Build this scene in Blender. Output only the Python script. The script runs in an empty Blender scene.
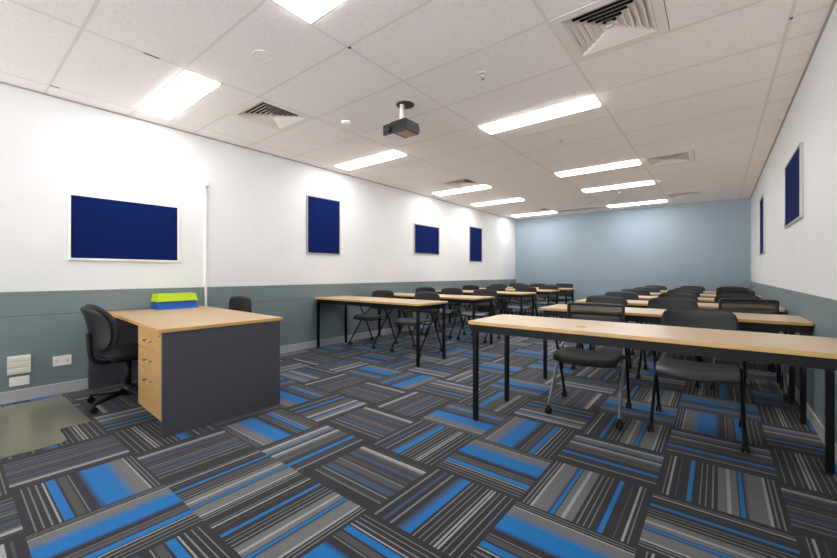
import bpy, bmesh, math, random
from mathutils import Vector, Matrix
random.seed(7)
S = bpy.context.scene
COL = S.collection
PI = math.pi

# ------------------------------------------------------------------ room numbers (metres)
XL, XR, YF, YB, H = -4.676, 0.542, -4.6, 10.519, 2.683
DADO = 0.933

# ------------------------------------------------------------------ materials
def srgb(r, g, b):
    def f(c):
        c /= 255.0
        return c / 12.92 if c <= 0.04045 else ((c + 0.055) / 1.055) ** 2.4
    return (f(r), f(g), f(b), 1.0)

def mat(name, col, rough=0.6, metal=0.0, spec=0.5, noise=0.0, nscale=40.0, bump=0.0, bscale=200.0, stretch=None, coat=0.0):
    m = bpy.data.materials.new(name); m.use_nodes = True
    nt = m.node_tree; N = nt.nodes; L = nt.links
    b = N['Principled BSDF']
    b.inputs['Roughness'].default_value = rough
    b.inputs['Metallic'].default_value = metal
    b.inputs['Specular IOR Level'].default_value = spec
    b.inputs['Coat Weight'].default_value = coat
    b.inputs['Base Color'].default_value = col
    tc = N.new('ShaderNodeTexCoord')
    vec = tc.outputs['Object']
    if stretch:
        mp = N.new('ShaderNodeMapping'); mp.inputs['Scale'].default_value = stretch
        L.new(vec, mp.inputs['Vector']); vec = mp.outputs['Vector']
    if noise > 0:
        n = N.new('ShaderNodeTexNoise'); n.inputs['Scale'].default_value = nscale
        n.inputs['Detail'].default_value = 6
        L.new(vec, n.inputs['Vector'])
        r = N.new('ShaderNodeMapRange')
        r.inputs['From Min'].default_value = 0.3; r.inputs['From Max'].default_value = 0.7
        r.inputs['To Min'].default_value = 1 - noise; r.inputs['To Max'].default_value = 1 + noise
        L.new(n.outputs['Fac'], r.inputs['Value'])
        mx = N.new('ShaderNodeMix'); mx.data_type = 'RGBA'; mx.blend_type = 'MULTIPLY'
        mx.inputs['Factor'].default_value = 1.0
        mx.inputs[6].default_value = col
        L.new(r.outputs['Result'], mx.inputs[7])
        L.new(mx.outputs[2], b.inputs['Base Color'])
    if bump > 0:
        n2 = N.new('ShaderNodeTexNoise'); n2.inputs['Scale'].default_value = bscale; n2.inputs['Detail'].default_value = 3
        L.new(tc.outputs['Object'], n2.inputs['Vector'])
        bp = N.new('ShaderNodeBump'); bp.inputs['Strength'].default_value = bump; bp.inputs['Distance'].default_value = 0.004
        L.new(n2.outputs['Fac'], bp.inputs['Height']); L.new(bp.outputs['Normal'], b.inputs['Normal'])
    return m

M = {}
M['wall'] = mat('white_paint', srgb(219, 220, 221), 0.55, noise=0.015, nscale=3, bump=0.02, bscale=300)
M['dado'] = mat('grey_paint', srgb(112, 127, 131), 0.5, noise=0.02, nscale=4)
M['blue_wall'] = mat('blue_grey_paint', srgb(138, 155, 168), 0.5, noise=0.02, nscale=3)
M['tile'] = mat('ceiling_tile', srgb(248, 242, 238), 0.9, noise=0.07, nscale=90, bump=0.3, bscale=200)
M['tbar'] = mat('ceiling_bar', srgb(231, 224, 218), 0.6, noise=0.01)
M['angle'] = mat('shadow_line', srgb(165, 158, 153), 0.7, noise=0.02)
M['base'] = mat('baseboard_metal', srgb(190, 190, 196), 0.4, metal=0.25, noise=0.02, nscale=12)
M['base_lip'] = mat('baseboard_lip', srgb(215, 215, 215), 0.35, metal=0.1, noise=0.01)
M['wood'] = mat('beech_laminate', srgb(206, 179, 146), 0.3, noise=0.05, nscale=9, stretch=(1.2, 14, 14), spec=0.5)
M['wood_edge'] = mat('beech_edge', srgb(205, 166, 104), 0.45, noise=0.05, nscale=9, stretch=(1.5, 14, 14))
M['desk_wood'] = mat('desk_laminate', srgb(188, 159, 121), 0.33, noise=0.05, nscale=7, stretch=(14, 1.2, 14))
M['desk_edge'] = mat('desk_edging', srgb(201, 158, 92), 0.45, noise=0.04, nscale=9)
M['drawer'] = mat('drawer_laminate', srgb(200, 158, 100), 0.4, noise=0.06, nscale=6, stretch=(16, 16, 1.2))
M['charcoal'] = mat('charcoal_laminate', srgb(70, 70, 79), 0.5, noise=0.05, nscale=60)
M['black_metal'] = mat('black_powder_coat', srgb(8, 8, 9), 0.5, spec=.3, noise=0.05, nscale=80)
M['grey_metal'] = mat('satin_grey_metal', srgb(135, 135, 138), 0.35, metal=0.2, noise=0.03)
M['black_plastic'] = mat('black_plastic', srgb(15, 15, 17), 0.45, noise=0.06, nscale=60)
M['shell'] = mat('dark_grey_plastic', srgb(36, 36, 39), 0.42, noise=0.05, nscale=60, bump=0.05, bscale=500)
M['seat'] = mat('charcoal_fabric', srgb(34, 34, 36), 0.7, noise=0.12, nscale=250, bump=0.2, bscale=700)
M['grey_seat'] = mat('grey_plastic_seat', srgb(60, 60, 63), 0.35, noise=0.05, nscale=50)
M['black_fabric'] = mat('black_fabric', srgb(24, 24, 27), 0.8, noise=0.15, nscale=250, bump=0.2, bscale=700)
M['chrome'] = mat('chrome', srgb(205, 205, 208), 0.2, metal=1.0, noise=0.01)
M['alu'] = mat('aluminium', srgb(170, 170, 172), 0.35, metal=0.6, noise=0.02)
M['white_frame'] = mat('white_frame', srgb(228, 226, 224), 0.4, noise=0.01)
M['pin'] = mat('navy_felt', srgb(13, 30, 82), 0.95, spec=.08, noise=0.1, nscale=300, bump=0.2, bscale=800)
M['white_plastic'] = mat('white_plastic', srgb(232, 231, 228), 0.4, noise=0.01)
M['cream'] = mat('cream_plastic', srgb(222, 219, 208), 0.45, noise=0.02)
M['vent'] = mat('vent_enamel', srgb(240, 233, 227), 0.5, noise=0.02)
M['vent_dark'] = mat('duct_black', srgb(20, 18, 17), 0.9, noise=0.05)
M['grille'] = mat('return_air_grille', srgb(172, 163, 155), 0.6, noise=0.03, nscale=60)
M['green'] = mat('lime_plastic', srgb(172, 202, 10), 0.4, noise=0.03)
M['blue'] = mat('blue_plastic', srgb(12, 88, 190), 0.4, noise=0.03)
M['tan'] = mat('tan_label', srgb(190, 150, 115), 0.6, noise=0.05)
M['glass'] = mat('lens_glass', srgb(30, 34, 48), 0.08, noise=0.01, coat=1.0)
M['proj'] = mat('projector_grey', srgb(54, 56, 62), 0.35, noise=0.04)
M['brown'] = mat('hole_brown', srgb(74, 52, 34), 0.9, noise=0.3, nscale=60)
M['scuff'] = mat('dark_gap', srgb(70, 66, 62), 0.9, noise=0.1)

def mesh_mat():
    m = mat('chair_mesh', srgb(40, 40, 42), 0.7, noise=0.1, nscale=300)
    nt = m.node_tree; N = nt.nodes; L = nt.links
    b = N['Principled BSDF']; out = N['Material Output']
    tr = N.new('ShaderNodeBsdfTransparent'); mx = N.new('ShaderNodeMixShader')
    mx.inputs[0].default_value = 0.62
    L.new(tr.outputs[0], mx.inputs[1]); L.new(b.outputs[0], mx.inputs[2]); L.new(mx.outputs[0], out.inputs['Surface'])
    return m
M['mesh'] = mesh_mat()

def vinyl_mat():
    m = mat('clear_vinyl', srgb(128, 128, 110), 0.22, noise=0.06, nscale=5, spec=0.6)
    nt = m.node_tree; N = nt.nodes; L = nt.links
    b = N['Principled BSDF']; out = N['Material Output']
    tr = N.new('ShaderNodeBsdfTransparent'); mx = N.new('ShaderNodeMixShader')
    mx.inputs[0].default_value = 0.76
    L.new(tr.outputs[0], mx.inputs[1]); L.new(b.outputs[0], mx.inputs[2]); L.new(mx.outputs[0], out.inputs['Surface'])
    return m
M['vinyl'] = vinyl_mat()

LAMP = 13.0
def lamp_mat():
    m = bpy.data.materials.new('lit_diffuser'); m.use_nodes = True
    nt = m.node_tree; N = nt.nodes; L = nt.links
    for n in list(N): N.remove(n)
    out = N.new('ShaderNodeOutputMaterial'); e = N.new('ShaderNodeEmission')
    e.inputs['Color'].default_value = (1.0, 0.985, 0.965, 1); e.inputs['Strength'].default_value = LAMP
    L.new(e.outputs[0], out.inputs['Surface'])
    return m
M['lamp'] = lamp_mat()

def carpet_mat():
    m = bpy.data.materials.new('striped_carpet'); m.use_nodes = True
    nt = m.node_tree; N = nt.nodes; L = nt.links
    b = N['Principled BSDF']; b.inputs['Roughness'].default_value = 0.95
    b.inputs['Specular IOR Level'].default_value = 0.15
    b.inputs['Sheen Weight'].default_value = 0.1
    at = N.new('ShaderNodeAttribute'); at.attribute_name = 'stripe'
    tc = N.new('ShaderNodeTexCoord')
    n = N.new('ShaderNodeTexNoise'); n.inputs['Scale'].default_value = 220; n.inputs['Detail'].default_value = 3
    L.new(tc.outputs['Object'], n.inputs['Vector'])
    r = N.new('ShaderNodeMapRange'); r.inputs['From Min'].default_value = 0.3; r.inputs['From Max'].default_value = 0.7
    r.inputs['To Min'].default_value = 0.6; r.inputs['To Max'].default_value = 1.4
    L.new(n.outputs['Fac'], r.inputs['Value'])
    mx = N.new('ShaderNodeMix'); mx.data_type = 'RGBA'; mx.blend_type = 'MULTIPLY'; mx.inputs['Factor'].default_value = 1
    L.new(at.outputs['Color'], mx.inputs[6]); L.new(r.outputs['Result'], mx.inputs[7])
    L.new(mx.outputs[2], b.inputs['Base Color'])
    bp = N.new('ShaderNodeBump'); bp.inputs['Strength'].default_value = 0.5; bp.inputs['Distance'].default_value = 0.004
    L.new(n.outputs['Fac'], bp.inputs['Height']); L.new(bp.outputs['Normal'], b.inputs['Normal'])
    return m
M['carpet'] = carpet_mat()

# ------------------------------------------------------------------ mesh builder
class MB:
    def __init__(s):
        s.bm = bmesh.new(); s.mats = []
    def mi(s, m):
        if m not in s.mats: s.mats.append(m)
        return s.mats.index(m)
    def face(s, pts, m=None, smooth=False):
        f = s.bm.faces.new([s.bm.verts.new(p) for p in pts])
        if m is not None: f.material_index = s.mi(m)
        f.smooth = smooth
        return f
    def box(s, x0, x1, y0, y1, z0, z1, m=None, bev=0.0, T=None):
        tmp = bmesh.new()
        bmesh.ops.create_cube(tmp, size=1)
        for v in tmp.verts:
            v.co = Vector((x0 + (v.co.x + .5) * (x1 - x0), y0 + (v.co.y + .5) * (y1 - y0), z0 + (v.co.z + .5) * (z1 - z0)))
        if bev > 0:
            bmesh.ops.bevel(tmp, geom=list(tmp.edges), offset=bev, segments=2, affect='EDGES', profile=0.5)
        s.merge(tmp, m, T)
    def merge(s, tmp, m=None, T=None, smooth=None):
        i = s.mi(m) if m is not None else 0
        mp = {}
        for v in tmp.verts:
            mp[v] = s.bm.verts.new(T @ v.co if T else v.co)
        for f in tmp.faces:
            try:
                g = s.bm.faces.new([mp[v] for v in f.verts])
            except ValueError:
                continue
            g.material_index = i
            g.smooth = f.smooth if smooth is None else smooth
        tmp.free()
    def tube(s, pts, r, m=None, seg=8, sub=3, cap=True):
        P = [Vector(p) for p in pts]
        if sub > 1 and len(P) > 2:
            Q = []
            for i in range(len(P) - 1):
                p0 = P[max(i - 1, 0)]; p1 = P[i]; p2 = P[i + 1]; p3 = P[min(i + 2, len(P) - 1)]
                for k in range(sub):
                    t = k / sub
                    Q.append(0.5 * ((2 * p1) + (p2 - p0) * t + (2 * p0 - 5 * p1 + 4 * p2 - p3) * t * t + (3 * p1 - p0 - 3 * p2 + p3) * t ** 3))
            Q.append(P[-1]); P = Q
        i_m = s.mi(m) if m is not None else 0
        rings = []; prev = None
        for i, p in enumerate(P):
            d = (P[min(i + 1, len(P) - 1)] - P[max(i - 1, 0)]).normalized()
            if prev is None:
                a = Vector((0, 0, 1)) if abs(d.z) < .9 else Vector((1, 0, 0))
                u = d.cross(a).normalized()
            else:
                u = (prev - d * prev.dot(d)).normalized()
            prev = u; w = d.cross(u)
            rad = r[i] if isinstance(r, (list, tuple)) else r
            rings.append([s.bm.verts.new(p + (u * math.cos(2 * PI * k / seg) + w * math.sin(2 * PI * k / seg)) * rad) for k in range(seg)])
        for a, b in zip(rings, rings[1:]):
            for k in range(seg):
                f = s.bm.faces.new((a[k], a[(k + 1) % seg], b[(k + 1) % seg], b[k])); f.smooth = True; f.material_index = i_m
        if cap:
            for rg in (rings[0], rings[-1]):
                f = s.bm.faces.new(rg); f.material_index = i_m
    def cyl(s, c, axis, r, h, m=None, seg=20, r2=None):
        c = Vector(c); ax = Vector(axis).normalized()
        tmp = bmesh.new()
        bmesh.ops.create_cone(tmp, cap_ends=True, segments=seg, radius1=r, radius2=r if r2 is None else r2, depth=h)
        T = Matrix.Translation(c) @ Vector((0, 0, 1)).rotation_difference(ax).to_matrix().to_4x4()
        for f in tmp.faces: f.smooth = len(f.verts) == 4
        s.merge(tmp, m, T)
    def prism(s, outline, z0, z1, m=None, bev=0.0, T=None, m_side=None, smooth=False):
        tmp = bmesh.new()
        lo = [tmp.verts.new((x, y, z0)) for x, y in outline]; hi = [tmp.verts.new((x, y, z1)) for x, y in outline]
        n = len(outline)
        tmp.faces.new(hi); tmp.faces.new(lo[::-1])
        side = []
        for i in range(n):
            f = tmp.faces.new((lo[i], lo[(i + 1) % n], hi[(i + 1) % n], hi[i])); f.smooth = smooth; side.append(f)
        if bev > 0:
            es = [e for e in tmp.edges if abs(e.verts[0].co.z - e.verts[1].co.z) < 1e-6]
            bmesh.ops.bevel(tmp, geom=es, offset=bev, segments=2, affect='EDGES', profile=0.5)
        if m_side is None:
            s.merge(tmp, m, T)
        else:
            tmp.normal_update()
            i0 = s.mi(m); i1 = s.mi(m_side); mp = {}
            for v in tmp.verts: mp[v] = s.bm.verts.new(T @ v.co if T else v.co)
            for f in tmp.faces:
                g = s.bm.faces.new([mp[v] for v in f.verts]); g.material_index = i0 if f.normal.z > .9 else i1
            tmp.free()
    def grid(s, fn, nu, nv, thick, m=None):
        """solid sheet: fn(u,v) -> (point, normal)"""
        i = s.mi(m) if m is not None else 0
        A = [[None] * (nv + 1) for _ in range(nu + 1)]; B = [[None] * (nv + 1) for _ in range(nu + 1)]
        for a in range(nu + 1):
            for b in range(nv + 1):
                p, n = fn(a / nu, b / nv)
                A[a][b] = s.bm.verts.new(p + n * thick / 2); B[a][b] = s.bm.verts.new(p - n * thick / 2)
        def q(*v):
            f = s.bm.faces.new(v); f.smooth = True; f.material_index = i
        for a in range(nu):
            for b in range(nv):
                q(A[a][b], A[a + 1][b], A[a + 1][b + 1], A[a][b + 1]); q(B[a][b], B[a][b + 1], B[a + 1][b + 1], B[a + 1][b])
        for a in range(nu):
            q(A[a][0], B[a][0], B[a + 1][0], A[a + 1][0]); q(A[a][nv], A[a + 1][nv], B[a + 1][nv], B[a][nv])
        for b in range(nv):
            q(A[0][b], A[0][b + 1], B[0][b + 1], B[0][b]); q(A[nu][b], B[nu][b], B[nu][b + 1], A[nu][b + 1])
    def build(s, name, m=None, parent=None, loc=None):
        bmesh.ops.recalc_face_normals(s.bm, faces=s.bm.faces)
        me = bpy.data.meshes.new(name); s.bm.to_mesh(me); s.bm.free()
        if s.mats:
            for k in s.mats: me.materials.append(k)
        elif m: me.materials.append(m)
        o = bpy.data.objects.new(name, me); COL.objects.link(o)
        if parent: o.parent = parent
        if loc: o.location = loc
        return o

def tag(o, label, cat, group=None):
    o['label'] = label; o['category'] = cat
    if group: o['group'] = group
    return o
def thing(name, label, cat, loc=(0, 0, 0), rz=0, group=None):
    o = bpy.data.objects.new(name, None); COL.objects.link(o)
    o.empty_display_size = 0.1
    o.location = loc; o.rotation_euler = (0, 0, rz)
    return tag(o, label, cat, group)
def struct(o):
    o['kind'] = 'structure'; return o
def dup(root, loc, rz, label, group=None):
    r = root.copy(); COL.objects.link(r); r.location = loc; r.rotation_euler = (0, 0, rz)
    r['label'] = label
    if group: r['group'] = group
    for ch in list(root.children):
        c = ch.copy(); COL.objects.link(c); c.parent = r
        for g in list(ch.children):
            d = g.copy(); COL.objects.link(d); d.parent = c
    return r

# ------------------------------------------------------------------ carpet: stripe by stripe, tile by tile
DK = (0.024, 0.023, 0.028); D2 = (0.036, 0.034, 0.039); BR = (0.072, 0.066, 0.070)
GY = (0.152, 0.147, 0.147); LT = (0.33, 0.32, 0.315); LN = (0.185, 0.18, 0.18)
BL = (0.006, 0.150, 0.41); NV = (0.042, 0.068, 0.125); GB = (0.125, 0.165, 0.25)
# each entry: end position, colour (flat) or (colour at start, colour at end)
PROF = {
 'G': [(.04, DK), (.055, LN), (.08, DK), (.095, LN), (.115, DK), (.14, LT), (.26, (GY, GY)), (.29, (GY, NV)), (.30, DK), (.335, BL), (.345, DK),
       (.40, GY), (.43, LT), (.50, GY), (.53, DK), (.545, LN), (.585, DK), (.595, LN), (.63, DK), (.64, LN), (.70, DK), (.74, BL), (.82, DK), (.83, BR), (.88, DK),
       (.90, LT), (.925, DK), (.935, LN), (1, DK)],
 'W': [(.03, DK), (.04, LN), (.065, DK), (.075, LN), (.10, DK), (.115, LT), (.20, GY), (.30, (GY, BL)), (.46, BL), (.52, (BL, DK)), (.58, DK), (.59, LN), (.61, D2),
       (.67, BR), (.69, DK), (.76, BL), (.775, DK), (.79, LT), (.825, DK), (.84, LN), (.88, DK), (.89, LN), (.93, DK), (.94, LN), (1, DK)],
 'T': [(.06, DK), (.085, LN), (.16, DK), (.20, NV), (.25, DK), (.275, LN), (.32, DK), (.36, (DK, NV)), (.43, (NV, BL)), (.48, BL), (.51, DK), (.525, LN), (.57, DK), (.58, LN),
       (.62, DK), (.63, LN), (.68, DK), (.695, LN), (.72, DK), (.74, LT), (.755, DK), (.775, LT), (.81, DK), (.82, LN), (.87, DK), (.885, LN), (.94, DK), (.95, LN), (1, DK)],
 'N': [(.09, DK), (.10, BR), (.135, DK), (.17, LT), (.215, (LT, BR)), (.30, (BR, D2)), (.36, NV), (.43, D2), (.45, BR), (.50, D2), (.515, LN), (.58, BR), (.60, BR), (.64, D2), (.72, NV), (.75, DK),
       (.77, LN), (.83, D2), (.85, BR), (.862, LN), (.90, DK), (1, DK)],
 'P': [(.07, DK), (.09, BR), (.12, DK), (.17, LT), (.205, GY), (.30, (GB, NV)), (.33, DK), (.375, LT), (.42, GY), (.46, (BR, D2)), (.47, LN), (.51, D2), (.52, LN), (.56, BR), (.60, D2), (.65, DK),
       (.71, BL), (.73, DK), (.83, D2), (.86, LN), (.90, DK), (1, DK)],
}
TILES = {  # (i, j): (profile, reversed)   photographed tiles
 (-2,2):('T',0),(-1,2):('W',1),(-1,3):('G',0),(0,4):('G',1),(0,3):('G',0),(-1,4):('P',1),(0,5):('P',1),(-1,5):('G',1),(0,6):('W',0),(0,7):('W',1),(-1,6):('W',1),
 (1,5):('T',1),(1,4):('N',1),(1,3):('G',1),(-2,3):('W',1),(-3,3):('T',0),(-2,4):('W',0),(-3,4):('W',0),(-4,4):('N',0),(-4,3):('N',1),(-3,2):('N',1),(-5,3):('P',1),
 (-4,2):('P',0),(-4,1):('G',1),(-3,1):('G',1),(-5,0):('W',1),(-4,0):('W',0),(-3,0):('W',0),(-2,1):('W',0),(-5,1):('N',0),(-6,1):('T',1),(-6,0):('N',1),(-7,0):('T',0),
 (-7,1):('P',0),(-8,1):('N',0),(-5,2):('W',0),(-6,2):('N',0),(-6,3):('W',0),(-5,4):('N',1),(-6,4):('N',0),(-3,5):('T',0),(-4,5):('P',1),(-5,5):('W',1),(-6,5):('W',1),
 (-4,6):('P',0),(-3,6):('W',1),(-5,6):('P',0),(-2,5):('P',0),(-2,6):('N',1),(-1,7):('G',1),(-2,7):('P',0),(1,6):('P',1),(1,7):('T',1),(-8,0):('N',0),(-9,0):('W',1),
}
FORCE_V = {(-4, 1)}
def build_floor():
    bm = bmesh.new(); col = bm.loops.layers.float_color.new('stripe')
    rnd = random.Random(3)
    def quad(pts, cols):
        f = bm.faces.new([bm.verts.new(p) for p in pts])
        for l, c in zip(f.loops, cols): l[col] = (c[0] * .82, c[1] * .84, c[2] * .86, 1)
    i0, i1 = -10, 2; j0, j1 = -10, 21
    for i in range(i0, i1):
        for j in range(j0, j1):
            X0 = -.25 + .5 * i; Y0 = .215 + .5 * j
            xa, xb = max(X0, XL), min(X0 + .5, XR); ya, yb = max(Y0, YF), min(Y0 + .5, YB)
            if xb - xa < 1e-4 or yb - ya < 1e-4: continue
            p, rev = TILES.get((i, j), (rnd.choice('GWWTNP'), rnd.random() < .5))
            V = ((i + j) % 2 == 0) or (i, j) in FORCE_V
            prev = 0.0
            for end, c in PROF[p]:
                ca, cb = c if isinstance(c[0], tuple) else (c, c)
                a, b = prev, end; prev = end
                if rev: a, b, ca, cb = 1 - b, 1 - a, cb, ca
                if V:
                    x0, x1 = max(X0 + .5 * a, xa), min(X0 + .5 * b, xb)
                    if x1 - x0 < 1e-5: continue
                    quad([(x0, ya, 0), (x1, ya, 0), (x1, yb, 0), (x0, yb, 0)], [ca, cb, cb, ca])
                else:
                    y0, y1 = max(Y0 + .5 * a, ya), min(Y0 + .5 * b, yb)
                    if y1 - y0 < 1e-5: continue
                    quad([(xa, y0, 0), (xb, y0, 0), (xb, y1, 0), (xa, y1, 0)], [ca, ca, cb, cb])
    # slab under the pile
    z = -.12
    c4 = [DK] * 4
    quad([(XL, YF, z), (XL, YB, z), (XR, YB, z), (XR, YF, z)], c4)
    me = bpy.data.meshes.new('floor'); bm.to_mesh(me); bm.free()
    me.materials.append(M['carpet'])
    o = bpy.data.objects.new('floor', me); COL.objects.link(o); struct(o)
build_floor()

# ------------------------------------------------------------------ walls
def wall(name, x0, x1, y0, y1, m):
    b = MB(); b.box(x0, x1, y0, y1, 0, H + .3, m); return struct(b.build(name))
wall('wall_left', XL - .15, XL, YF, YB, M['wall'])
wall('wall_right', XR, XR + .15, YF, YB, M['wall'])
wall('wall_back', XL - .15, XR + .15, YB, YB + .15, M['blue_wall'])
# front wall (behind the camera) set back, with windows added to light the ceiling
WX0, WX1, WZ0, WZ1 = -4.55, .42, .12, 2.62
b = MB()
b.box(XL - .15, XR + .15, YF - .15, YF, 0, WZ0, M['wall']); b.box(XL - .15, XR + .15, YF - .15, YF, WZ1, H + .3, M['wall'])
b.box(XL - .15, WX0, YF - .15, YF, WZ0, WZ1, M['wall']); b.box(WX1, XR + .15, YF - .15, YF, WZ0, WZ1, M['wall'])
struct(b.build('wall_front'))
b = MB()
for n in range(4):
    x = WX0 + (WX1 - WX0) * n / 3; b.box(x - .03, x + .03, YF - .11, YF - .05, WZ0, WZ1, M['alu'])
b.box(WX0, WX1, YF - .11, YF - .05, WZ0, WZ0 + .05, M['alu']); b.box(WX0, WX1, YF - .11, YF - .05, WZ1 - .05, WZ1, M['alu'])
struct(b.build('added_window_1'))
# painted dado boards, lower and upper, with a groove between
def dado(name, x0, x1, seam):
    b = MB()
    if seam:
        b.box(x0, x1, YF, YB, .10, .722, M['dado']); b.box(x0, x1, YF, YB, .726, DADO, M['dado'])
        xm0, xm1 = (x0, x0 + .002)
        b.box(xm0, xm1, YF, YB, .722, .726, M['scuff'])
    else:
        b.box(x0, x1, YF, YB, .10, DADO, M['dado'])
    return struct(b.build(name))
dado('trim_1', XL, XL + .005, True)
dado('trim_2', XR - .005, XR, False)
def baseboard(name, x0, x1, y0, y1):
    b = MB(); b.box(x0, x1, y0, y1, 0, .098, M['base'])
    e = .003
    b.box(x0 - (e if x1 == XR else 0), x1 + (e if x0 == XL else 0), y0 - (e if y1 == YB else 0), y1, .092, .1, M['base_lip'])
    return struct(b.build(name))
baseboard('baseboard_left', XL, XL + .012, YF, YB)
baseboard('baseboard_right', XR - .012, XR, YF, YB)
baseboard('baseboard_back', XL + .012, XR - .012, YB - .012, YB)
# shadow-line angle round the ceiling
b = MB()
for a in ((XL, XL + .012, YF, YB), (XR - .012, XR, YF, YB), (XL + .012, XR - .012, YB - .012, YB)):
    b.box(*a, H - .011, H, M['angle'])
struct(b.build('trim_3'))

# ------------------------------------------------------------------ ceiling grid
GX = [-5.645 + 1.2 * k for k in range(6)]          # ... -4.445, -3.245, -2.045, -.845, .355
GY0 = 1.173 - .604 * 7; PY = .604
def gy(k): return 1.173 + PY * k
XS = [XL, -4.445, -3.245, -2.045, -.845, .355, XR]
# lights: column x range, grid row k, offset half (0 = near half, 1 = far half)
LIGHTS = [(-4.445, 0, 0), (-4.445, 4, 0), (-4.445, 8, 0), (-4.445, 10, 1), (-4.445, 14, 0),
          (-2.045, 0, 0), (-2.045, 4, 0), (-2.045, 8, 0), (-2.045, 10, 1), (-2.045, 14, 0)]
VENTS = [(-.845, 2), (-3.845, 1), (-3.845, 7), (-.845, 8), (-.845, 13), (-3.845, 13)]
GRILLE = (-3.245, 14)
def build_ceiling():
    b = MB(); T = .02
    light_c = {(round(x, 2), k): h for x, k, h in LIGHTS}
    vent_c = {(round(x, 2), k) for x, k in VENTS}
    for a in range(len(XS) - 1):
        x0, x1 = XS[a], XS[a + 1]
        for k in range(-10, 16):
            y0, y1 = max(gy(k), YF), min(gy(k + 1), YB)
            if y1 - y0 < .01: continue
            key = (round(x0, 2), k)
            def tile(xa, xb, ya, yb):
                b.box(xa, xb, ya, yb, H + .002, H + T, M['tile'])
            if key in light_c:
                h = light_c[key]; ym = y0 + .302
                tile(x0, x1, *((ym, y1) if h == 0 else (y0, ym)))
            elif key == (round(GRILLE[0], 2), GRILLE[1]):
                tile(x0, x1, y0 + .302, y1)
            elif (round(x0, 2), k) in vent_c and a == 4:
                tile(x0 + .6, x1, y0, y1)
            elif (round(x0 + .6, 2), k) in vent_c:
                tile(x0, x0 + .6, y0, y1)
            elif a == 5:
                tile(x0, x1, y0, y0 + .302); tile(x0, x1, y0 + .302, y1)
            else:
                tile(x0, x1, y0, y1)
    # T-bars
    w = .010
    for x in XS[1:-1]:
        b.box(x - w, x + w, YF, YB, H + .0012, H + .004, M['tbar'])
    for k in range(-9, 16):
        b.box(XL, XR, gy(k) - w, gy(k) + w, H + .0016, H + .0045, M['tbar'])
        b.box(.355, XR, gy(k) + .302 - .006, gy(k) + .302 + .006, H + .0018, H + .0045, M['tbar'])
    # small dark gaps where bars have lifted
    for (x, y, lx, ly) in ((-3.252, .955, .008, .05), (-4.44, .60, .008, .03), (-2.04, 1.79, .012, .012), (.36, 3.30, .008, .012)):
        b.box(x - lx, x + lx, y - ly, y + ly, H + .0004, H + .003, M['scuff'])
    struct(b.build('ceiling'))
    # slab above: closes the plenum
    s = MB(); s.box(XL - .15, XR + .15, YF - .15, YB + .15, H + .3, H + .4, M['scuff']); struct(s.build('roof_slab'))
build_ceiling()

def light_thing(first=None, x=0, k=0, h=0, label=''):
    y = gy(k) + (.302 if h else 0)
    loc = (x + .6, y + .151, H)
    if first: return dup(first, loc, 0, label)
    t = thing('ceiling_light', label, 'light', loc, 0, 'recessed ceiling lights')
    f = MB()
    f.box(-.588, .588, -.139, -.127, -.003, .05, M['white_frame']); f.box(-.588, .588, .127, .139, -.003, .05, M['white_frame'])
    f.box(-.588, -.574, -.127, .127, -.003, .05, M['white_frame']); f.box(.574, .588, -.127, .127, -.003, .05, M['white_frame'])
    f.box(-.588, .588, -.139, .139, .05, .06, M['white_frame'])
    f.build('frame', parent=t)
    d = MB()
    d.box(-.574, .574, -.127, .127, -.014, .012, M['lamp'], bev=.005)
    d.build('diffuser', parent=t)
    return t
LL = ['lit rectangular ceiling light at left, nearest the wall above the desk', 'lit ceiling light on the left side, beyond the dark vent past the desk',
      'lit ceiling light on the left side, third back, just past a vent', 'lit ceiling light on the left side, second from the back wall',
      'lit ceiling light on the left side, tight against the back wall corner', 'lit ceiling light cut by the top edge of the photo, nearest the camera',
      'large lit ceiling light to the right of the projector', 'lit ceiling light on the right side, third back, beyond the sprinklers',
      'lit ceiling light on the right side, second from the back wall', 'lit ceiling light on the right side, nearest the back wall']
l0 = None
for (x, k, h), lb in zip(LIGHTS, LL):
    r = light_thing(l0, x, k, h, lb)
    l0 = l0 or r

def vent_thing(first, x, k, label):
    loc = (x + .3, gy(k) + .302, H)
    if first: return dup(first, loc, 0, label)
    t = thing('air_vent', label, 'vent', loc, 0, 'square ceiling air vents')
    f = MB(); o, i = .296, .238
    for (xa, xb, ya, yb) in ((-o, o, -o, -i), (-o, o, i, o), (-o, -i, -i, i), (i, o, -i, i)):
        f.box(xa, xb, ya, yb, .0, .006, M['vent'])
    f.build('frame', parent=t)
    q = MB(); q.box(-i - .01, i + .01, -i - .01, i + .01, .075, .08, M['vent_dark'])
    for (xa, xb, ya, yb) in ((-i - .01, i + .01, -i - .01, -i), (-i - .01, i + .01, i, i + .01), (-i - .01, -i, -i, i), (i, i + .01, -i, i)):
        q.box(xa, xb, ya, yb, .004, .075, M['vent_dark'])
    q.build('duct_box', parent=t)
    for n in range(6):
        a = .237 - n * .037; c = a - .047; zl, zh, th = -.002, .027, .002
        l = MB()
        def ring(r, z): return [(-r, -r, z), (r, -r, z), (r, r, z), (-r, r, z)]
        A = ring(a, zl); B = ring(c, zh); A2 = ring(a - th * 1.5, zl); B2 = ring(c - th * 1.5, zh)
        for e in range(4):
            g = (e + 1) % 4
            l.face([A[e], A[g], B[g], B[e]], M['vent']); l.face([A2[e], B2[e], B2[g], A2[g]], M['vent'])
            l.face([A[e], A2[e], A2[g], A[g]], M['vent']); l.face([B[e], B[g], B2[g], B2[e]], M['vent'])
        l.build('louvre', parent=t)
    p = MB(); p.box(-.02, .02, -.02, .02, -.003, .03, M['vent'], bev=.004); p.build('centre_plate', parent=t)
    return t
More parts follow.
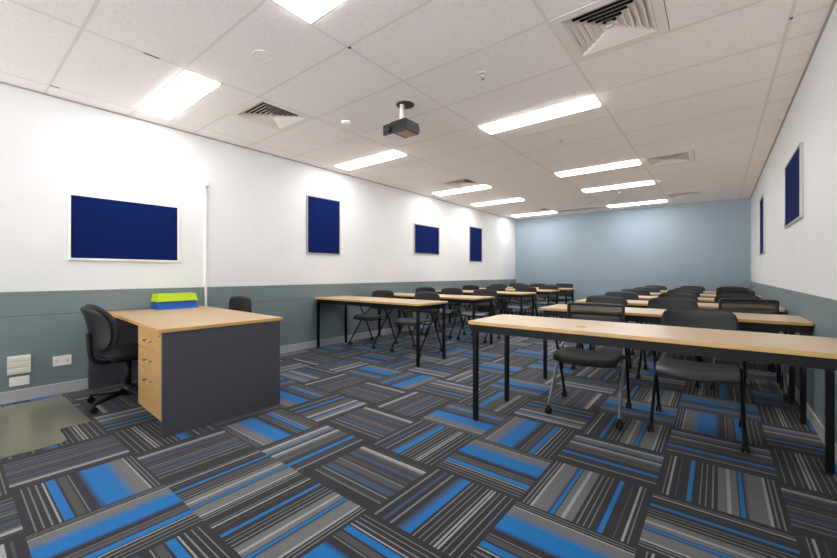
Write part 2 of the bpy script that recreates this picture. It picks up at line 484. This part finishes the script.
VL = ['large louvred ceiling vent at the top right, nearest the camera', 'louvred ceiling vent with dark slots on the left, nearer than the projector',
      'louvred ceiling vent on the left just before the third light back', 'louvred ceiling vent on the right, second from the camera',
      'louvred ceiling vent on the right close to the back wall', 'louvred ceiling vent at left rear, beside the last light']
v0 = None
for (x, k), lb in zip(VENTS, VL):
    r = vent_thing(v0, x, k, lb); v0 = v0 or r

# flat return-air grille between the two last lights
t = thing('return_air_grille', 'flat grey-beige ceiling grille between the two lights nearest the back wall', 'grille', (GRILLE[0] + .6, gy(14) + .151, H))
b = MB(); b.box(-.585, .585, -.137, .137, .004, .02, M['grille']); b.build('backing', parent=t)
b = MB()
for n in range(9):
    y = -.12 + n * .03; b.box(-.575, .575, y - .008, y + .008, -.003, .004, M['grille'])
b.box(-.588, .588, -.14, -.13, -.004, .004, M['vent']); b.box(-.588, .588, .13, .14, -.004, .004, M['vent'])
b.box(-.588, -.575, -.13, .13, -.004, .004, M['vent']); b.box(.575, .588, -.13, .13, -.004, .004, M['vent'])
b.build('slats', parent=t)

# sprinklers, detector, flush disc
def sprinkler(first, x, y, label):
    if first: return dup(first, (x, y, H + .006), 0, label)
    t = thing('fire_sprinkler', label, 'sprinkler', (x, y, H + .006), 0, 'pendent fire sprinklers')
    b = MB(); b.cyl((0, 0, -.004), (0, 0, 1), .036, .008, M['vent'], 24, .03); b.build('rosette', parent=t)
    b = MB(); b.cyl((0, 0, -.02), (0, 0, 1), .009, .03, M['chrome'], 12)
    b.tube([(-.012, 0, -.02), (-.014, 0, -.032), (0, 0, -.046)], .003, M['chrome'], 6); b.tube([(.012, 0, -.02), (.014, 0, -.032), (0, 0, -.046)], .003, M['chrome'], 6)
    b.cyl((0, 0, -.048), (0, 0, 1), .017, .003, M['chrome'], 16)
    b.build('sprinkler_head', parent=t)
    return t
s0 = sprinkler(None, -1.47, 2.68, 'small sprinkler head in the ceiling between projector and the big top-right vent')
sprinkler(s0, -1.46, 4.56, 'small sprinkler head in the ceiling just beyond the large right-hand light')
sprinkler(s0, -1.48, 8.1, 'tiny sprinkler head in the ceiling between the last two right-hand lights')
b = MB(); b.cyl((0, 0, -.012), (0, 0, 1), .05, .022, M['tile'], 28, .058); b.cyl((0, 0, -.024), (0, 0, 1), .03, .008, M['tile'], 24)
tag(b.build('smoke_detector', loc=(-3.06, 2.65, H + .002)), 'white round smoke detector on the ceiling left of the projector', 'detector')
b = MB(); b.cyl((0, 0, .004), (0, 0, 1), .07, .008, M['tile'], 32); b.tube([(.066 * math.cos(a * PI / 16), .066 * math.sin(a * PI / 16), 0) for a in range(33)], .0025, M['tbar'], 6, 1)
tag(b.build('ceiling_speaker', loc=(-2.61, 1.46, H)), 'faint flush white disc in the ceiling left of the nearest light', 'ceiling disc')

# ------------------------------------------------------------------ projector
PX, PYY = -2.335, 2.70
t = thing('ceiling_projector', 'dark grey projector hanging from the ceiling on a short white pole', 'projector', (PX, PYY, H))
b = MB(); b.cyl((.02, .02, 0), (0, 0, 1), .085, .008, M['brown'], 28); b.build('ceiling_hole', parent=t)
b = MB(); b.cyl((0, 0, -.09), (0, 0, 1), .024, .19, M['white_plastic'], 20); b.build('pole', parent=t)
b = MB(); b.box(-.09, .09, -.07, .07, -.185, -.165, M['proj'], bev=.004)
for sx in (-1, 1):
    b.tube([(sx * .03, 0, -.16), (sx * .07, .0, -.18), (sx * .08, .05, -.2)], .008, M['proj'], 8)
b.build('mount_bracket', parent=t)
b = MB(); b.box(-.155, .135, -.10, .09, -.29, -.185, M['proj'], bev=.012); body = b.build('body', parent=t)
b = MB(); b.box(-.15, .13, -.104, -.1, -.283, -.192, M['black_plastic'], bev=.002); b.build('front_panel', parent=body)
b = MB(); b.cyl((-.075, -.112, -.25), (0, 1, 0), .034, .03, M['black_plastic'], 28); b.cyl((-.075, -.128, -.25), (0, 1, 0), .027, .004, M['glass'], 24); b.build('lens', parent=body)
b = MB(); b.box(.0, .12, -.07, .07, -.293, -.29, M['tan']); b.build('label_plate', parent=body)
b = MB(); b.box(-.14, -.03, -.085, .08, -.293, -.29, M['white_plastic']); b.build('lamp_cover', parent=body)
b = MB()
for n in range(7): b.box(.135, .138, -.07 + n * .025, -.058 + n * .025, -.275, -.22, M['charcoal'])
b.build('side_grille', parent=body)

# ------------------------------------------------------------------ pin boards
def board(name, side, y0, y1, z0, z1, frame, label):
    fw, d = .018, .022
    t = thing(name, label, 'noticeboard', (XL if side < 0 else XR, (y0 + y1) / 2, (z0 + z1) / 2), 0 if side < 0 else PI, 'navy felt noticeboards')
    a, h = (y1 - y0) / 2, (z1 - z0) / 2
    b = MB()
    b.box(0, d, -a, a, h - fw, h, frame, bev=.003); b.box(0, d, -a, a, -h, -h + fw, frame, bev=.003)
    b.box(0, d, -a, -a + fw, -h + fw, h - fw, frame, bev=.003); b.box(0, d, a - fw, a, -h + fw, h - fw, frame, bev=.003)
    b.build('frame', parent=t)
    b = MB(); b.box(0, .014, -a + fw, a - fw, -h + fw, h - fw, M['pin']); b.build('felt_panel', parent=t)
board('noticeboard', -1, .72, 1.63, 1.215, 1.83, M['white_frame'], 'wide navy noticeboard in a white frame on the left wall above the desk')
board('noticeboard', -1, 3.28, 3.90, 1.38, 2.235, M['alu'], 'tall navy noticeboard on the left wall, first past the white conduit')
board('noticeboard', -1, 5.75, 6.60, 1.485, 2.08, M['alu'], 'middle navy noticeboard on the left wall, nearly square in view')
board('noticeboard', -1, 7.85, 8.47, 1.38, 2.235, M['alu'], 'tall navy noticeboard on the left wall nearest the back corner')
board('noticeboard', 1, 4.31, 5.24, 1.54, 2.15, M['alu'], 'large navy noticeboard on the right wall nearest the camera')
board('noticeboard', 1, 7.42, 8.1, 1.375, 2.255, M['alu'], 'narrow-looking navy noticeboard on the right wall nearer the back')

# ------------------------------------------------------------------ wall fittings
t = thing('wall_conduit', 'white vertical cable conduit on the left wall ending in a round plate', 'conduit', (XL, 1.905, 0))
b = MB(); b.box(.005, .024, -.012, .012, .1, DADO, M['white_plastic'], bev=.003); b.box(0, .024, -.012, .012, DADO, 2.1, M['white_plastic'], bev=.003); b.build('trunking', parent=t)
b = MB(); b.cyl((.008, 0, 2.13), (1, 0, 0), .062, .016, M['white_plastic'], 32); b.cyl((.02, 0, 2.13), (1, 0, 0), .04, .012, M['white_plastic'], 28, .03); b.build('round_plate', parent=t)
b = MB(); b.tube([(.028, -.008, 2.075), (.04, -.01, 2.1), (.036, .01, 2.105), (.03, .02, 2.09)], .005, M['alu'], 8); b.build('cable_clip', parent=t)

b = MB(); x0 = XL + .005
b.box(x0, x0 + .02, .34, .48, .235, .39, M['cream'], bev=.003)
for n in range(3):
    z = .245 + n * .048; b.prism([(x0 + .02, .345), (x0 + .028, .345), (x0 + .028, .475), (x0 + .02, .475)], z + .004, z + .04, M['cream'], bev=.003)
tag(b.build('data_outlet'), 'cream wall outlet block with three ribs, leftmost on the grey wall', 'outlet')
b = MB(); b.box(x0, x0 + .012, .352, .472, .135, .212, M['white_plastic'], bev=.003); b.box(x0 + .012, x0 + .014, .37, .455, .15, .197, M['white_plastic'], bev=.001)
tag(b.build('wall_plate'), 'plain white wall plate just under the ribbed outlet block', 'wall plate')
t = thing('power_outlet', 'white double power outlet on the grey wall left of the office chair', 'outlet', (XL + .005, .68, .3))
b = MB(); b.box(0, .012, -.062, .062, -.044, .044, M['white_plastic'], bev=.003); b.build('cover_plate', parent=t)
for s in (-1, 1):
    b = MB(); b.box(.012, .013, s * .035 - .012, s * .035 + .012, -.02, .01, M['cream'])
    for (dy, dz) in ((-.006, 0), (.006, 0), (0, -.012)): b.box(.013, .0136, s * .035 + dy - .0015, s * .035 + dy + .0015, dz - .004, dz + .004, M['scuff'])
    b.build('socket', parent=t)
    b = MB(); b.box(.012, .016, s * .02 - .005, s * .02 + .005, .016, .03, M['white_plastic'], bev=.001); b.build('switch', parent=t)

# ------------------------------------------------------------------ chair mat
b = MB()
out = [(-4.56, -.55), (-3.29, -.55), (-3.29, .47), (-3.33, .51), (-3.60, .51), (-3.61, .66), (-3.64, .69), (-4.5, .67), (-4.56, .62)]
b.prism(out, .001, .006, M['vinyl'], bev=.0015)
tag(b.build('chair_mat'), 'glossy beige plastic chair mat on the carpet at lower left', 'floor mat')

# ------------------------------------------------------------------ desk
t = thing('office_desk', 'beech-topped charcoal desk with drawers against the left wall', 'desk', (-3.75, 1.35, 0))
def L(p): return (p[0] + 3.75, p[1] - 1.35)
top = [L(p) for p in ((-2.855, .88), (-2.862, 1.78), (-4.64, 1.86), (-4.66, 1.84), (-4.66, .84), (-4.60, .84), (-4.54, .985))]
b = MB(); b.prism(top, .697, .722, M['desk_wood'], bev=.003, m_side=M['desk_edge']); b.build('desktop', parent=t)
def panel(name, quad, z0, z1, m):
    b = MB(); b.prism([L(p) for p in quad], z0, z1, m, bev=.002); return b.build(name, parent=t)
panel('end_panel', ((-2.893, .905), (-2.868, .904), (-2.866, 1.755), (-2.893, 1.755)), 0, .697, M['charcoal'])
panel('end_panel', ((-4.655, .86), (-4.63, .86), (-4.63, 1.80), (-4.655, 1.80)), .0, .697, M['charcoal'])
panel('modesty_panel', ((-4.63, 1.42), (-2.893, 1.36), (-2.893, 1.38), (-4.63, 1.44)), .22, .697, M['charcoal'])
panel('pedestal', ((-3.47, .953), (-2.895, .928), (-2.895, 1.35), (-3.47, 1.35)), .095, .697, M['drawer'])
for z0, z1, zh in ((.545, .690, .610), (.402, .541, .468), (.10, .398, .326)):
    d = panel('drawer', ((-3.47, .933), (-2.896, .908), (-2.896, .927), (-3.47, .952)), z0, z1, M['drawer'])
    b = MB(); x = -3.18 + 3.75; y = .922 - 1.35
    b.tube([(x - .06, y, zh), (x - .06, y - .022, zh), (x + .06, y - .026, zh), (x + .06, y - .004, zh)], .005, M['chrome'], 8, 1)
    b.build('handle', parent=d)
b = MB(); b.cyl((-2.95 + 3.75, .909 - 1.35, .665), (0, 1, 0), .008, .006, M['chrome'], 14); b.build('lock', parent=t)

def tray(z, m, name, label):
    t = thing(name, label, 'tray', (-4.53, 1.545, z))
    b = MB(); w, l, h = .10, .188, .078; w2, l2 = .082, .168; th = .004
    lo = [(-w, -l), (w, -l), (w, l), (-w, l)]; hi = [(-w2, -l + .003), (w2, -l + .003), (w2, l2), (-w2, l2)]
    for e in range(4):
        g = (e + 1) % 4
        b.face([(*lo[e], 0), (*lo[g], 0), (*hi[g], h), (*hi[e], h)], m)
    b.face([(*p, h) for p in hi], m); b.face([(*p, 0) for p in lo[::-1]], m)
    b.build('body', parent=t)
    b = MB()
    for (xa, xb, ya, yb) in ((-w - .006, w + .006, -l - .006, -l + .004), (-w - .006, w + .006, l - .004, l + .006), (-w - .006, -w + .004, -l, l), (w - .004, w + .006, -l, l)):
        b.box(xa, xb, ya, yb, 0, .008, m, bev=.001)
    b.build('rim', parent=t)
tray(.7225, M['blue'], 'document_tray', 'blue plastic document tray lying on the desk by the wall')
tray(.801, M['green'], 'document_tray', 'lime green plastic document tray stacked on the blue one on the desk')

# ------------------------------------------------------------------ tables
TABLE_L, TABLE_W, TABLE_H = 1.98, .60, .738
def make_table(label, loc, group):
    t = thing('training_table', label, 'table', loc, 0, group)
    a, w, h = TABLE_L / 2, TABLE_W / 2, TABLE_H
    b = MB(); r = .012
    b.prism([(-a + r, -w), (a - r, -w), (a, -w + r), (a, w - r), (a - r, w), (-a + r, w), (-a, w - r), (-a, -w + r)], h - .024, h, M['wood'], bev=.002, m_side=M['wood_edge'])
    b.build('tabletop', parent=t)
    i = .0195; z0, z1 = h - .078, h - .024
    b = MB()
    b.box(-a + i + .014, a - i - .014, -w + i, -w + i + .03, z0, z1, M['black_metal']); b.box(-a + i + .014, a - i - .014, w - i - .03, w - i, z0, z1, M['black_metal'])
    b.box(-a + i + .014, -a + i + .044, -w + i + .03, w - i - .03, z0, z1, M['black_metal']); b.box(a - i - .044, a - i - .014, -w + i + .03, w - i - .03, z0, z1, M['black_metal'])
    b.build('apron_frame', parent=t)
    for sx in (-1, 1):
        for sy in (-1, 1):
            cx, cy = sx * (a - .05), sy * (w - .036)
            b = MB(); b.box(cx - .0165, cx + .0165, cy - .0165, cy + .0165, .012, z0, M['black_metal'], bev=.003)
            lg = b.build('leg', parent=t)
            b = MB(); b.cyl((cx, cy, .007), (0, 0, 1), .016, .014, M['black_plastic'], 16); b.build('foot', parent=lg)
    return t
RX = (-1.455 + TABLE_L / 2)
RROWS = [2.42, 3.835, 5.12, 6.38, 7.66, 8.92]
LROWS = [3.415, 4.70, 6.38, 7.74, 8.90]
ORD = ['first', 'second', 'third', 'fourth', 'fifth', 'sixth']
tb0 = make_table('nearest beech and black table, crossing the right half of the foreground', (RX, RROWS[0] + .3, 0), 'training tables')
b = MB(); b.cyl((-.24, -.11, TABLE_H + .001), (0, 0, 1), .034, .004, M['desk_edge'], 24); b.build('grommet', parent=tb0)
plain = make_table('beech and black table, second from the front on the right side, touching the right wall', (RX + .065, RROWS[1] + .3, 0), 'training tables')
plain.location.x = .534 - TABLE_L / 2
for k in range(2, 6):
    dup(plain, (.525 - TABLE_L / 2, RROWS[k] + .3, 0), 0, 'beech and black table, %s from the front on the right side%s' % (ORD[k], ', nearest the back wall' if k == 5 else ''))
for k in range(5):
    x = -2.689 - TABLE_L / 2
    dup(plain, (x, LROWS[k] + .3, 0), 0, ['beech and black table nearest the desk, along the left wall', 'beech and black table, second back on the left side',
        'beech and black table, third back on the left side', 'beech and black table, fourth back on the left side', 'beech and black table on the left side nearest the back wall'][k])

# ------------------------------------------------------------------ training chairs (front is -y)
def caster(b, x, y, m):
    b.cyl((x - .012, y, .026), (1, 0, 0), .025, .014, m, 18); b.cyl((x + .012, y, .026), (1, 0, 0), .025, .014, m, 18)
    b.box(x - .006, x + .006, y - .014, y + .014, .02, .056, m, bev=.003)
    b.cyl((x, y, .06), (0, 0, 1), .013, .022, m, 12)
def make_chair(name, label, kind, loc, rz):
    t = thing(name, label, 'chair', loc, rz)
    tm = M['grey_metal'] if kind == 'mesh' else M['black_metal']
    xs = .24
    for s in (-1, 1):
        b = MB(); b.tube([(s * .245, -.255, .06), (s * xs, -.02, .36), (s * xs, .06, .455), (s * .235, .145, .51), (s * .23, .20, .58), (s * .218, .225, .68)], .011, tm, 8, 4)
        lg = b.build('front_leg', parent=t)
        b = MB(); caster(b, s * .245, -.255, M['black_plastic']); b.build('caster', parent=lg)
        b = MB(); b.tube([(s * .25, .235, .06), (s * .255, .06, .43), (s * .256, -.02, .565), (s * .256, .0, .605), (s * .255, .05, .62), (s * .25, .14, .615), (s * .232, .205, .62)], .011, M['black_metal'], 8, 4)
        lg = b.build('rear_leg', parent=t)
        b = MB(); caster(b, s * .25, .235, M['black_plastic']); b.build('caster', parent=lg)
        b = MB(); b.cyl((s * .248, .045, .45), (1, 0, 0), .02, .03, M['black_plastic'], 16); b.build('pivot', parent=t)
    b = MB(); b.tube([(-.24, -.03, .40), (.24, -.03, .40)], .009, tm, 8, 1)
    b.build('cross_bar', parent=t)
    # seat
    b = MB()
    thick = .055 if kind == 'mesh' else .024
    def seat(u, v):
        x = -.225 + .45 * u; y = -.262 + .40 * v
        r = abs(2 * u - 1)
        x *= 1 - .10 * max(0, v - .75) * 4 * .6
        dip = max(0, .28 - v) / .28
        z = .447 - .012 * v - (.045 if kind != 'mesh' else .022) * dip * dip - .010 * math.sin(PI * min(1, max(0, (v - .2) / .8))) * (1 - r * r) + .008 * r ** 3
        y += .045 * r * r * (1 - v) ** 2
        return Vector((x, y, z)), Vector((0, -.25 * dip, 1)).normalized()
    b.grid(seat, 12, 12, thick, M['seat'] if kind == 'mesh' else M['grey_seat'])
    so = b.build('seat', parent=t)
    bv = so.modifiers.new('round', 'BEVEL'); bv.width = thick * .35; bv.segments = 3; bv.angle_limit = math.radians(50)
    # back
    if kind == 'mesh':
        b = MB()
        z0, z1 = .53, .825
        def pt(x, z): x *= .935; return Vector((x, .205 + (z - z0) * .13 - .018 * (x / .23) ** 2, z))
        b.tube([pt(-.222, z0), pt(-.226, .62), pt(-.228, z1 - .03), pt(-.222, z1 - .006), pt(-.2, z1), pt(-.1, z1 + .002), pt(0, z1 + .003), pt(.1, z1 + .002), pt(.2, z1), pt(.222, z1 - .006), pt(.228, z1 - .03), pt(.226, .62), pt(.222, z0), pt(.2, z0 - .012), pt(0, z0 - .014), pt(-.2, z0 - .012), pt(-.222, z0)], .012, M['black_plastic'], 8, 3)
        b.build('back_frame', parent=t)
        b = MB()
        def shell(u, v):
            x = -.22 + .44 * u; z = z0 + (z1 - z0) * v
            return pt(x, z), Vector((0, 1, -.13)).normalized()
        b.grid(lambda u, v: shell(u, v * .72), 10, 8, .012, M['shell']); b.build('lumbar_panel', parent=t)
        b = MB(); b.grid(lambda u, v: shell(u, .72 + .26 * v), 10, 3, .004, M['mesh']); b.build('mesh_panel', parent=t)
    else:
        b = MB(); z0, z1 = .525, .822
        def shell(u, v):
            r = 2 * u - 1
            half = .214 + .014 * min(1, v * 1.6) - .016 * max(0, v - .8) ** 2 / .04
            top = z1 + .008 - .016 * r * r - .018 * r ** 14
            z = z0 + (top - z0) * v + .012 * r ** 4 * (1 - v)
            y = .21 + (z - z0) * .16 - .035 * r * r + .012 * math.sin(v * PI)
            return Vector((half * r, y, z)), Vector((.28 * r, 1, -.16)).normalized()
        b.grid(shell, 24, 10, .016, M['shell'])
        b.build('backrest', parent=t)
    return t
def chair_at(first, x, y, rz, label):
    return dup(first, (x, y, 0), rz, label)
G1, G2 = 'training chairs', 'training chairs'
shell0 = make_chair('training_chair', 'black chair with a curved back, the nearer of two behind the front table, right one', 'shell', (-.115, 3.28, 0), 0)
shell0['label'] = 'black curved-back chair behind the nearest table, right of the mesh-backed one'
mesh0 = make_chair('training_chair', 'black mesh-back chair with grey front legs behind the middle of the nearest table', 'mesh', (-.80, 3.195, 0), .05)
for o in (shell0, mesh0): o['group'] = 'training chairs'
# right side, rows 2..6 : left, middle, right chair behind each table
dY = 4.62 - 3.835
for k in range(1, 6):
    y = RROWS[k] + .88
    place = 'of three at the %s table on the right side' % ORD[k]
    for j, (x, pos) in enumerate(((-1.035 if k == 1 else -1.12, 'left'), (-.38 if k == 1 else -.44, 'middle'), (.235 if k == 1 else .21, 'right'))):
        src = mesh0 if j == 2 and k in (1, 3, 4) else shell0
        kind = 'black mesh-back chair' if src is mesh0 else 'black curved-back chair'
        chair_at(src, x + random.uniform(-.015, .015), y + random.uniform(-.03, .03), random.uniform(-.05, .05), '%s, %s one %s' % (kind, pos, place))
# left side
chair_at(shell0, -4.15, 4.12, .03, 'black curved-back chair by the wall behind the left table nearest the desk')
chair_at(shell0, -3.29, 4.12, -.02, 'black curved-back chair at the aisle end of the left table nearest the desk')
for k in range(1, 5):
    y = LROWS[k] + .84
    for j, (x, pos) in enumerate(((-4.385, 'wall-side'), (-3.78, 'middle'), (-3.09, 'aisle-side'))):
        src = mesh0 if (k == 4 and j == 2) else shell0
        kind = 'black mesh-back chair' if src is mesh0 else 'black curved-back chair'
        chair_at(src, x + random.uniform(-.02, .02), y + random.uniform(-.03, .03), random.uniform(-.06, .06), '%s, %s one of three at the %s table on the left side' % (kind, pos, ORD[k]))
c2 = chair_at(shell0, -4.27, 1.90, .04, 'black curved-back chair showing over the far edge of the desk')

# ------------------------------------------------------------------ office chair (front is -y)
t = thing('office_chair', 'black swivel office chair pulled up to the desk by the left wall', 'office chair', (-3.93, .985, 0), math.radians(188))
for n in range(5):
    a = math.radians(90 + 72 * n + 20); c, s = math.cos(a), math.sin(a)
    b = MB(); b.tube([(c * .03, s * .03, .10), (c * .16, s * .16, .088), (c * .29, s * .29, .07)], [.026, .025, .024, .022, .021, .019, .017], M['black_plastic'], 8, 3)
    lg = b.build('base_arm', parent=t)
    b = MB(); caster(b, c * .285, s * .285, M['black_plastic']); b.build('caster', parent=lg)
b = MB(); b.cyl((0, 0, .11), (0, 0, 1), .045, .09, M['black_plastic'], 20, .035); b.cyl((0, 0, .24), (0, 0, 1), .025, .2, M['black_plastic'], 18); b.cyl((0, 0, .36), (0, 0, 1), .016, .1, M['chrome'], 16); b.build('gas_lift', parent=t)
b = MB(); b.box(-.08, .08, -.1, .12, .355, .392, M['black_metal'], bev=.008)
b.tube([(.06, 0, .375), (.2, -.02, .365), (.26, -.02, .345)], .006, M['black_metal'], 8, 3); b.build('tilt_mechanism', parent=t)
b = MB(); b.cyl((.265, -.02, .342), (1, 0, -.3), .012, .03, M['chrome'], 12); b.build('lever_knob', parent=t)
b = MB(); tmp = bmesh.new(); bmesh.ops.create_cube(tmp, size=1)
bmesh.ops.subdivide_edges(tmp, edges=list(tmp.edges), cuts=6, use_grid_fill=True)
for v in tmp.verts:
    x, y, z = v.co * 2; n = 4
    k = (abs(x) ** n + abs(y) ** n) ** (1 / n); m_ = max(abs(x), abs(y)) or 1
    f = m_ / k if k > 0 else 1
    x *= f; y *= f
    e = max(abs(x), abs(y)); edge = 1 - .25 * max(0, e - .6) / .4 * (abs(z))
    v.co = Vector((x * .205 * edge, y * .20 * edge, .425 + z * .038 - (.02 * max(0, -y - .5)) + .012 * z * (1 - e * e)))
for f in tmp.faces: f.smooth = True
b.merge(tmp, M['black_fabric']); b.build('seat', parent=t)
def cushion(name, w, h, d, zc, y0, m):
    b = MB(); tmp = bmesh.new(); bmesh.ops.create_cube(tmp, size=1)
    bmesh.ops.subdivide_edges(tmp, edges=list(tmp.edges), cuts=7, use_grid_fill=True)
    for v in tmp.verts:
        x, y, z = v.co * 2; n = 3
        k = (abs(x) ** n + abs(z) ** n) ** (1 / n); m_ = max(abs(x), abs(z)) or 1
        f = m_ / k if k > 0 else 1
        x *= f; z *= f
        e = min(1, math.hypot(x, z)); edge = 1 - .12 * abs(y) * e
        wz = 1 - .12 * max(0, z)
        v.co = Vector((x * w * edge * wz, y0 + y * d * (1.15 - .5 * e * e) - .05 * x * x + .03 * z + .03 * (z * z - .3), zc + z * h * edge))
    for f in tmp.faces: f.smooth = True
    b.merge(tmp, m); return b.build(name, parent=t)
cushion('back_cushion', .20, .195, .038, .652, .215, M['black_fabric'])
cushion('back_shell', .186, .182, .018, .65, .25, M['black_plastic'])
b = MB(); b.tube([(0, .08, .37), (0, .18, .365), (0, .245, .41), (0, .262, .52), (0, .268, .62)], .018, M['black_plastic'], 8, 4); b.build('back_bar', parent=t)

# ------------------------------------------------------------------ world, camera, view
w = bpy.data.worlds.new('World'); S.world = w; w.use_nodes = True
wn = w.node_tree.nodes; wl = w.node_tree.links
wc = wn.new('ShaderNodeTexCoord'); sp = wn.new('ShaderNodeSeparateXYZ'); wl.new(wc.outputs['Generated'], sp.inputs[0])
rp = wn.new('ShaderNodeValToRGB'); mr = wn.new('ShaderNodeMapRange')
mr.inputs['From Min'].default_value = -1; mr.inputs['From Max'].default_value = 1
wl.new(sp.outputs['Z'], mr.inputs['Value']); wl.new(mr.outputs['Result'], rp.inputs[0])
ADDED_UPLIGHT, SKY = 9.0, 0.5        # world below the horizon brightened as added ceiling uplight; dim sky above
e = rp.color_ramp.elements
e[0].position = .485; e[0].color = (1, .99, .98, 1)
e[1].position = .515; e[1].color = (.92 * SKY / ADDED_UPLIGHT, .96 * SKY / ADDED_UPLIGHT, 1.0 * SKY / ADDED_UPLIGHT, 1)
wl.new(rp.outputs[0], wn['Background'].inputs['Color'])
wn['Background'].inputs['Strength'].default_value = ADDED_UPLIGHT
cam = bpy.data.cameras.new('Camera'); co = bpy.data.objects.new('Camera', cam); COL.objects.link(co)
co.location = (0, 0, 1.085); co.rotation_euler = (PI / 2, 0, math.radians(38.382))
cam.sensor_width = 36; cam.sensor_fit = 'HORIZONTAL'; cam.lens = 377.79 / 837 * 36
cam.shift_y = -(279 - 273.98) / 837
cam.clip_start = .02; cam.clip_end = 60
S.camera = co
S.view_settings.view_transform = 'Standard'; S.view_settings.look = 'None'; S.view_settings.gamma = 1.0
S.view_settings.use_curve_mapping = False
S.view_settings.exposure = 0.85
S.cycles.max_bounces = 14; S.cycles.diffuse_bounces = 8; S.cycles.transparent_max_bounces = 12
S.cycles.use_denoising = True
